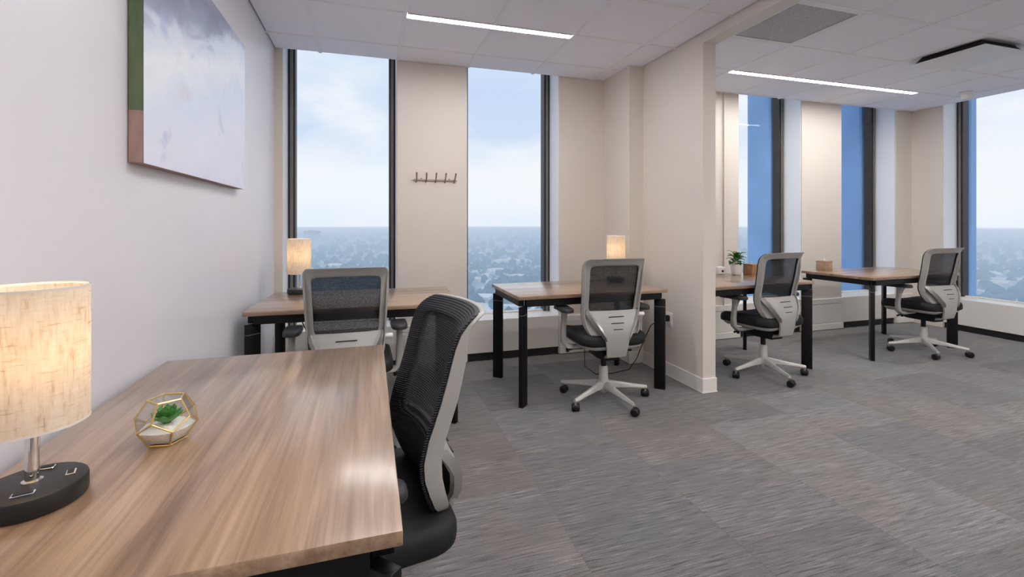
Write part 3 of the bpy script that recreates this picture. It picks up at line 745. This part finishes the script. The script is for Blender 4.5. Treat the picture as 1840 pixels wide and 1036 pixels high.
# ------------------------------------------------------------------ terrarium
def terrarium(x, y, azimuth):
    t = thing('glass_terrarium', 'faceted brass and glass terrarium with a green succulent, on the foreground desk', 'terrarium', (x,y,.745))
    RAD = .0595; ph = (1+5**.5)/2
    V = [Vector(p) for p in [(a,b,c) for a in (-1,1) for b in (-1,1) for c in (-1,1)]]
    for a in (-1, 1):
        for b in (-1, 1):
            V += [Vector((0,a/ph,b*ph)), Vector((a/ph,b*ph,0)), Vector((b*ph,0,a/ph))]
    V = [v.normalized() for v in V]
    norms = []
    for a in (-1, 1):
        for b in (-1, 1):
            norms += [Vector((0,a*ph,b)), Vector((a*ph,b,0)), Vector((b,0,a*ph))]
    norms = [n.normalized() for n in norms]
    q = norms[0].rotation_difference(Vector((0,0,-1)))
    V = [q @ v for v in V]; norms = [q @ n for n in norms]
    opening = [n for n in norms if .2 < n.z < .7][0]       # one upper facet is left open
    t.rotation_euler = (0,0,R(azimuth)-math.atan2(opening.y, opening.x))
    inr = max(v.dot(Vector((0,0,-1))) for v in V)*RAD
    ctr = Vector((0,0,inr+.002))
    P = [ctr+v*RAD for v in V]
    L = min((a-b).length for i, a in enumerate(P) for b in P[:i])
    m = MB()
    fr = None
    for i in range(20):
        for j in range(i):
            if (P[i]-P[j]).length < L*1.05:
                e = MB().tube([P[i],P[j]], .0022, 6).build('brass_edge', M['brass'], t)
    for n in norms:
        if n is opening or n.z < -.9: continue
        f = sorted(V, key=lambda v: -v.dot(n))[:5]
        c = sum(f, Vector())/5; u = (f[0]-c).normalized(); w = n.cross(u)
        f.sort(key=lambda v: math.atan2((v-c).dot(w), (v-c).dot(u)))
        g = MB(); a = [g.bm.verts.new(ctr+(c+(v-c)*.97)*RAD) for v in f]; b = [g.bm.verts.new(ctr+(c+(v-c)*.97)*RAD-n*.0012) for v in f]
        g.bm.faces.new(a); g.bm.faces.new(b[::-1])
        for k in range(5): g.bm.faces.new((a[k],b[k],b[(k+1)%5],a[(k+1)%5]))
        g.build('pane', M['thin_glass'], t, smooth=False)
    # sand filling the bottom of the faceted body
    g = MB(); top = .034
    low = sorted(V, key=lambda v: v.z)[:10]
    r0 = [ctr+v*RAD*.93 for v in low[:5]]; r1 = [ctr+v*RAD*.93 for v in low[5:10]]
    key = lambda p: math.atan2(p.y, p.x)
    hull = [g.bm.verts.new(p) for p in r0] + [g.bm.verts.new((p.x,p.y,min(p.z,top))) for p in r1]
    for k in range(5):
        a = 2*PI*k/5+key(r1[0])+PI/5
        hull.append(g.bm.verts.new((.050*math.cos(a),.050*math.sin(a),top)))
    hull.append(g.bm.verts.new((0,0,top+.006)))
    bmesh.ops.convex_hull(g.bm, input=hull)
    g.build('sand', M['sand'], t, smooth=False)
    # rosette
    lm = MB(); secs = []
    for u, w, h in ((0,.003,.003),(.25,.0075,.005),(.6,.0085,.0045),(.85,.005,.003),(1,.0008,.001)):
        secs.append([(u*.036,1.35*w*math.cos(2*PI*k/8),.010*u*u+1.3*h*math.sin(2*PI*k/8)*.7) for k in range(8)])
    lme = lm.loft(secs).mesh('leaf'); lme.materials.append(M['succulent'])
    for ringn, (cnt, tilt, sc, dz) in enumerate(((8,18,1.0,0),(7,42,.9,.004),(5,66,.72,.008))):
        for k in range(cnt):
            o = put('leaf', lme, None, t, (.004,-.002,top+.010+dz)); o.rotation_mode = 'XYZ'
            o.rotation_euler = (0, R(-tilt), 2*PI*k/cnt+ringn*.4); o.scale = (sc,sc*1.1,sc)
    MB().lathe([(.008,0),(.007,.012),(.0001,.014)], 10, (.004,-.002,top)).build('stem', M['succulent'], t)
    return t
terrarium(-.440,1.250,-62)

# ------------------------------------------------------------------ things on the right-hand desks
t = thing('potted_plant', 'small leafy green plant in a white pot on the right bay desk', 'plant', (3.325,3.62,.745))
pp = MB().lathe([(.040,0),(.045,.004),(.056,.095),(.056,.10),(.050,.10),(.049,.085)], 28).build('pot', M['ceramic'], t)
MB().lathe([(.049,.084),(.0001,.090)], 20, caps=False).build('soil', M['base_black'], t)
lm = MB(); secs = []
for u, w, z in ((0,.003,0),(.15,.016,.004),(.45,.028,.010),(.75,.021,.004),(1,.001,-.014)):
    secs.append([(u*.075,-w,z+.004),(u*.075,0,z),(u*.075,w,z+.004),(u*.075,0,z-.0012)])
leaf = lm.loft(secs).mesh('leaf'); leaf.materials.append(M['leaf'])
for k in range(26):
    a = k*2.399; e = R(-8+62*((k*7) % 26)/26); r = .006+.020*(k % 5)/4; z = .105+.075*((k*7) % 26)/26
    o = put('leaf', leaf, None, t, (r*math.cos(a),r*math.sin(a),z)); o.rotation_euler = (.3*math.sin(k),-e,a); s = .75+.4*random.random(); o.scale = (s,s,s)
for k in range(5):
    a = k*1.256
    MB().tube([(.006*math.cos(a),.006*math.sin(a),.086),(.016*math.cos(a),.016*math.sin(a),.14),(.020*math.cos(a),.020*math.sin(a),.19)], .0022, 6).build('stem', M['leaf'], t)
t = thing('small_box', 'small white box with round black spot beside the potted plant', 'box', (3.225,3.715,.745), R(-20))
MB().lo((-.038,-.036,0), (.038,.036,.070), .010, 3).build('case', M['white_plastic'], t)
MB().tube([(.006,-.0355,.030),(.006,-.0385,.030)], .011, 16).build('lens', M['black_plastic'], t)
def wooden_box(label, x, y, rz, mat):
    t = thing('wooden_box', label, 'box', (x,y,.745), rz, 'cube wooden boxes on the desks')
    MB().lo((-.052,-.052,0), (.052,.052,.088), .003, 2).build('box_body', mat, t)
    MB().lo((-.053,-.053,.0885), (.053,.053,.102), .003, 2).build('lid', mat, t)
    MB().lathe([(.006,.102),(.007,.108),(.009,.114),(.007,.121),(.0001,.123)], 14).build('knob', M['white_plastic'], t)
    return t
wooden_box('orange-brown wooden cube box beside the potted plant', 3.465,3.58, R(6), M['box_wood'])
wooden_box('pinkish-brown wooden cube box on the far corner desk', 4.47,3.655, R(4), M['box_wood2'])

# ------------------------------------------------------------------ wall things
t = thing('picture_canvas', 'large pale abstract canvas with green side edge on the left wall', 'painting', (XL,1.757,1.428))
L, HH, T = 1.241, .81, .045
MB().lo((.002,.001,0), (T-.002,L-.001,HH), .002, 1).build('stretcher', M['canvas_edge'], t, smooth=False)
MB().lo((T-.002,0,-.001), (T,L,HH+.001), .0008, 1).build('printed_face', M['canvas'], t, smooth=False)
t = thing('coat_hook_rail', 'nickel rail of five coat hooks on the pier between the windows', 'coat rack', (.375,YW,1.605))
MB().lo((-.022,-.012,-.006), (.352,-.001,.008), .002, 1).build('rail', M['steel'], t)
for k in range(5):
    xx = .004+.0815*k; dx = .010*(k-1)/4
    hk = MB().tube([(xx-.004,-.013,-.020),(xx-.002,-.022,-.014),(xx,-.030,0),(xx+dx*.5,-.045,.025),(xx+dx,-.058,.062)], [.005,.006,.006,.006,.0075], 8).build('hook', M['steel'], t)
for xx in (.045,.285):
    MB().tube([(xx,-.012,.012),(xx,-.020,.012)], .007, 8).build('screw_cap', M['steel'], t)
t = thing('wall_outlet', 'white wall outlet low on the dividing wall behind the desk leg', 'outlet', (PX0,3.235,.455))
MB().lo((-.006,-.04,-.06), (-.0003,.04,.06), .003, 2).build('cover_plate', M['white_plastic'], t)
for dz in (.024,-.024):
    MB().lo((-.0085,-.016,dz-.016), (-.006,.016,dz+.016), .004, 2).build('socket', M['ceramic'], t)
t = thing('power_cord', 'black power cord plugged into the outlet on the dividing wall', 'cord', (PX0,3.235,.455))
MB().lo((-.045,-.016,-.010), (-.009,.016,.038), .006, 2).build('plug', M['black_plastic'], t)
MB().tube([(-.043,0,.01),(-.08,.03,-.0),(-.12,.09,-.06),(-.14,.16,-.20),(-.17,.22,-.36),(-.24,.22,-.443),(-.42,.18,-.447),(-.56,.20,-.446),(-.62,.28,-.40),(-.60,.33,-.2),(-.55,.345,.1),(-.45,.345,.22)], .0035, 8).build('cable', M['black_plastic'], t)
t = thing('lamp_cord', 'thin black cord hanging under the left window desk', 'cord', (-.475,3.60,0))
MB().tube([(-.02,.10,.742),(-.01,.14,.68),(.0,.16,.50),(.06,.20,.33),(.14,.24,.22),(.20,.28,.05),(.22,.25,.006),(.30,.18,.0055)], .0045, 8).build('cable', M['black_plastic'], t)

# ------------------------------------------------------------------ the city far below
ZG = -95.0
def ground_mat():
    t = NT('haze_tinted_ground'); g = t.node('ShaderNodeNewGeometry')
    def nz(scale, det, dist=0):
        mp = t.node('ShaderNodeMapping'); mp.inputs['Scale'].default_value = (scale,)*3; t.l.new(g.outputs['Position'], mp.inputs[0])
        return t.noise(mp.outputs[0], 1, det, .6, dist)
    a = t.ramp(nz(.006,6,.6), [(.35,(.15,.27,.43)),(.5,(.25,.40,.58)),(.62,(.50,.63,.76))])  # blue of the haze mixed into the ground colours
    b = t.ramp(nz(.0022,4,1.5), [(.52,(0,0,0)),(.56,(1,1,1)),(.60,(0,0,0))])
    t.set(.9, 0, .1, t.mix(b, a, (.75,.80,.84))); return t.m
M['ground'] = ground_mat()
m = MB(); bm = m.bm
NA, NR = 60, 24
G = []
for i in range(NR):
    d = 60*(1.2015**i)
    row = []
    for j in range(NA+1):
        a = R(-60+190*j/NA)
        zz = ZG
        if d > 900: zz += (2+8*min(1,(d-900)/3000))*(.5+.5*math.sin(a*9+i*.7)*math.cos(a*4.3-i*.5))
        row.append(bm.verts.new((d*math.sin(a), d*math.cos(a), zz)))
    G.append(row)
for i in range(NR-1):
    for j in range(NA): bm.faces.new((G[i][j],G[i][j+1],G[i+1][j+1],G[i+1][j]))
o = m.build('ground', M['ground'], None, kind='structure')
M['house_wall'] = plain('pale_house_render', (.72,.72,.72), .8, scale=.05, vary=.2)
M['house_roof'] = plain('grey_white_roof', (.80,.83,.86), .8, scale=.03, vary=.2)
M['tree_far'] = plain('haze_tinted_trees', (.09,.18,.27), .9, scale=.05, vary=.4)  # foliage colour with the haze blue mixed in
# pale slab tower seen through the left window
M['tower'] = plain('pale_tower_render', (.80,.78,.80), .7, scale=.1, vary=.04)
t = thing('tower_block', 'pale hazy tower block far off through the left window', 'building', (-205,1880,ZG), R(10))
CLEAR = (-205,1880,95)
MB().lo((-28,-18,0), (28,18,66), .3, 1).build('tower_body', M['tower'], t, smooth=False)
MB().lo((-12,-10,66), (10,10,70), .2, 1).build('roof_plant', M['tower'], t, smooth=False)
MB().lo((-56,-24,0), (64,-12,26), .3, 1).build('podium', M['tower'], t, smooth=False)
rnd = random.Random(3)
def house_into(bm, x, y, z, w, d, h, rz, flat):
    m4 = Matrix.Translation((x,y,z)) @ Matrix.Rotation(rz, 4, 'Z')
    V = [bm.verts.new(m4 @ Vector(p)) for p in ((-w,-d,-4),(w,-d,-4),(w,d,-4),(-w,d,-4),(-w,-d,h),(w,-d,h),(w,d,h),(-w,d,h))]
    for f in ((0,1,5,4),(1,2,6,5),(2,3,7,6),(3,0,4,7)): bm.faces.new([V[k] for k in f])
    if flat: bm.faces.new(V[4:8])
    else:
        a, b = bm.verts.new(m4 @ Vector((-w,0,h+d*.7))), bm.verts.new(m4 @ Vector((w,0,h+d*.7)))
        bm.faces.new((V[4],V[5],b,a)); bm.faces.new((V[6],V[7],a,b)); bm.faces.new((V[5],V[6],b)); bm.faces.new((V[7],V[4],a))
houses, trees = MB(), MB()
for k in range(2600):
    a = R(rnd.uniform(-16,76)); d = 330*math.exp(rnd.random()*2.3)
    x, y = d*math.sin(a), d*math.cos(a)
    big = rnd.random() < .07
    if math.hypot(x-CLEAR[0], y-CLEAR[1]) < CLEAR[2]+40: continue
    w = rnd.uniform(14,34) if big else rnd.uniform(4,7)
    house_into(houses.bm, x, y, ZG, w, w*rnd.uniform(.5,.8), rnd.uniform(5,10) if big else rnd.uniform(3,5), rnd.uniform(0,PI), big)
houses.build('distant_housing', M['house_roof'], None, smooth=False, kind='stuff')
ico = bmesh.new(); bmesh.ops.create_icosphere(ico, subdivisions=1, radius=1); iv = [v.co.copy() for v in ico.verts]; ico.verts.index_update(); fi = [[v.index for v in f.verts] for f in ico.faces]; ico.free()
for k in range(5200):
    a = R(rnd.uniform(-16,76)); d = 300*math.exp(rnd.random()*2.55)
    x, y = d*math.sin(a), d*math.cos(a); s = rnd.uniform(3.5,8)*(1+d/3000)
    if math.hypot(x-CLEAR[0], y-CLEAR[1]) < CLEAR[2]+20: continue
    vs_ = [trees.bm.verts.new((x+v.x*s*rnd.uniform(.8,1.2), y+v.y*s*rnd.uniform(.8,1.2), ZG+s*.8+v.z*s*rnd.uniform(.8,1.3))) for v in iv]
    for f in fi: trees.bm.faces.new([vs_[q] for q in f])
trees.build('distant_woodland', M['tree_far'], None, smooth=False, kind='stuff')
# haze lying over the land, well below the windows
m = MB().lo((-3900,40,ZG-20), (4300,4300,-30))
hz = bpy.data.materials.new('ground_haze'); hz.use_nodes = True; nt = hz.node_tree
for q in list(nt.nodes):
    if q.type == 'BSDF_PRINCIPLED': nt.nodes.remove(q)
vsn = nt.nodes.new('ShaderNodeVolumeScatter'); vsn.inputs['Color'].default_value = (.74,.91,1,1); vsn.inputs['Density'].default_value = .0019; vsn.inputs['Anisotropy'].default_value = .5
nt.links.new(vsn.outputs[0], nt.nodes['Material Output'].inputs['Volume'])
o = m.build('haze', hz, None, smooth=False, kind='stuff')
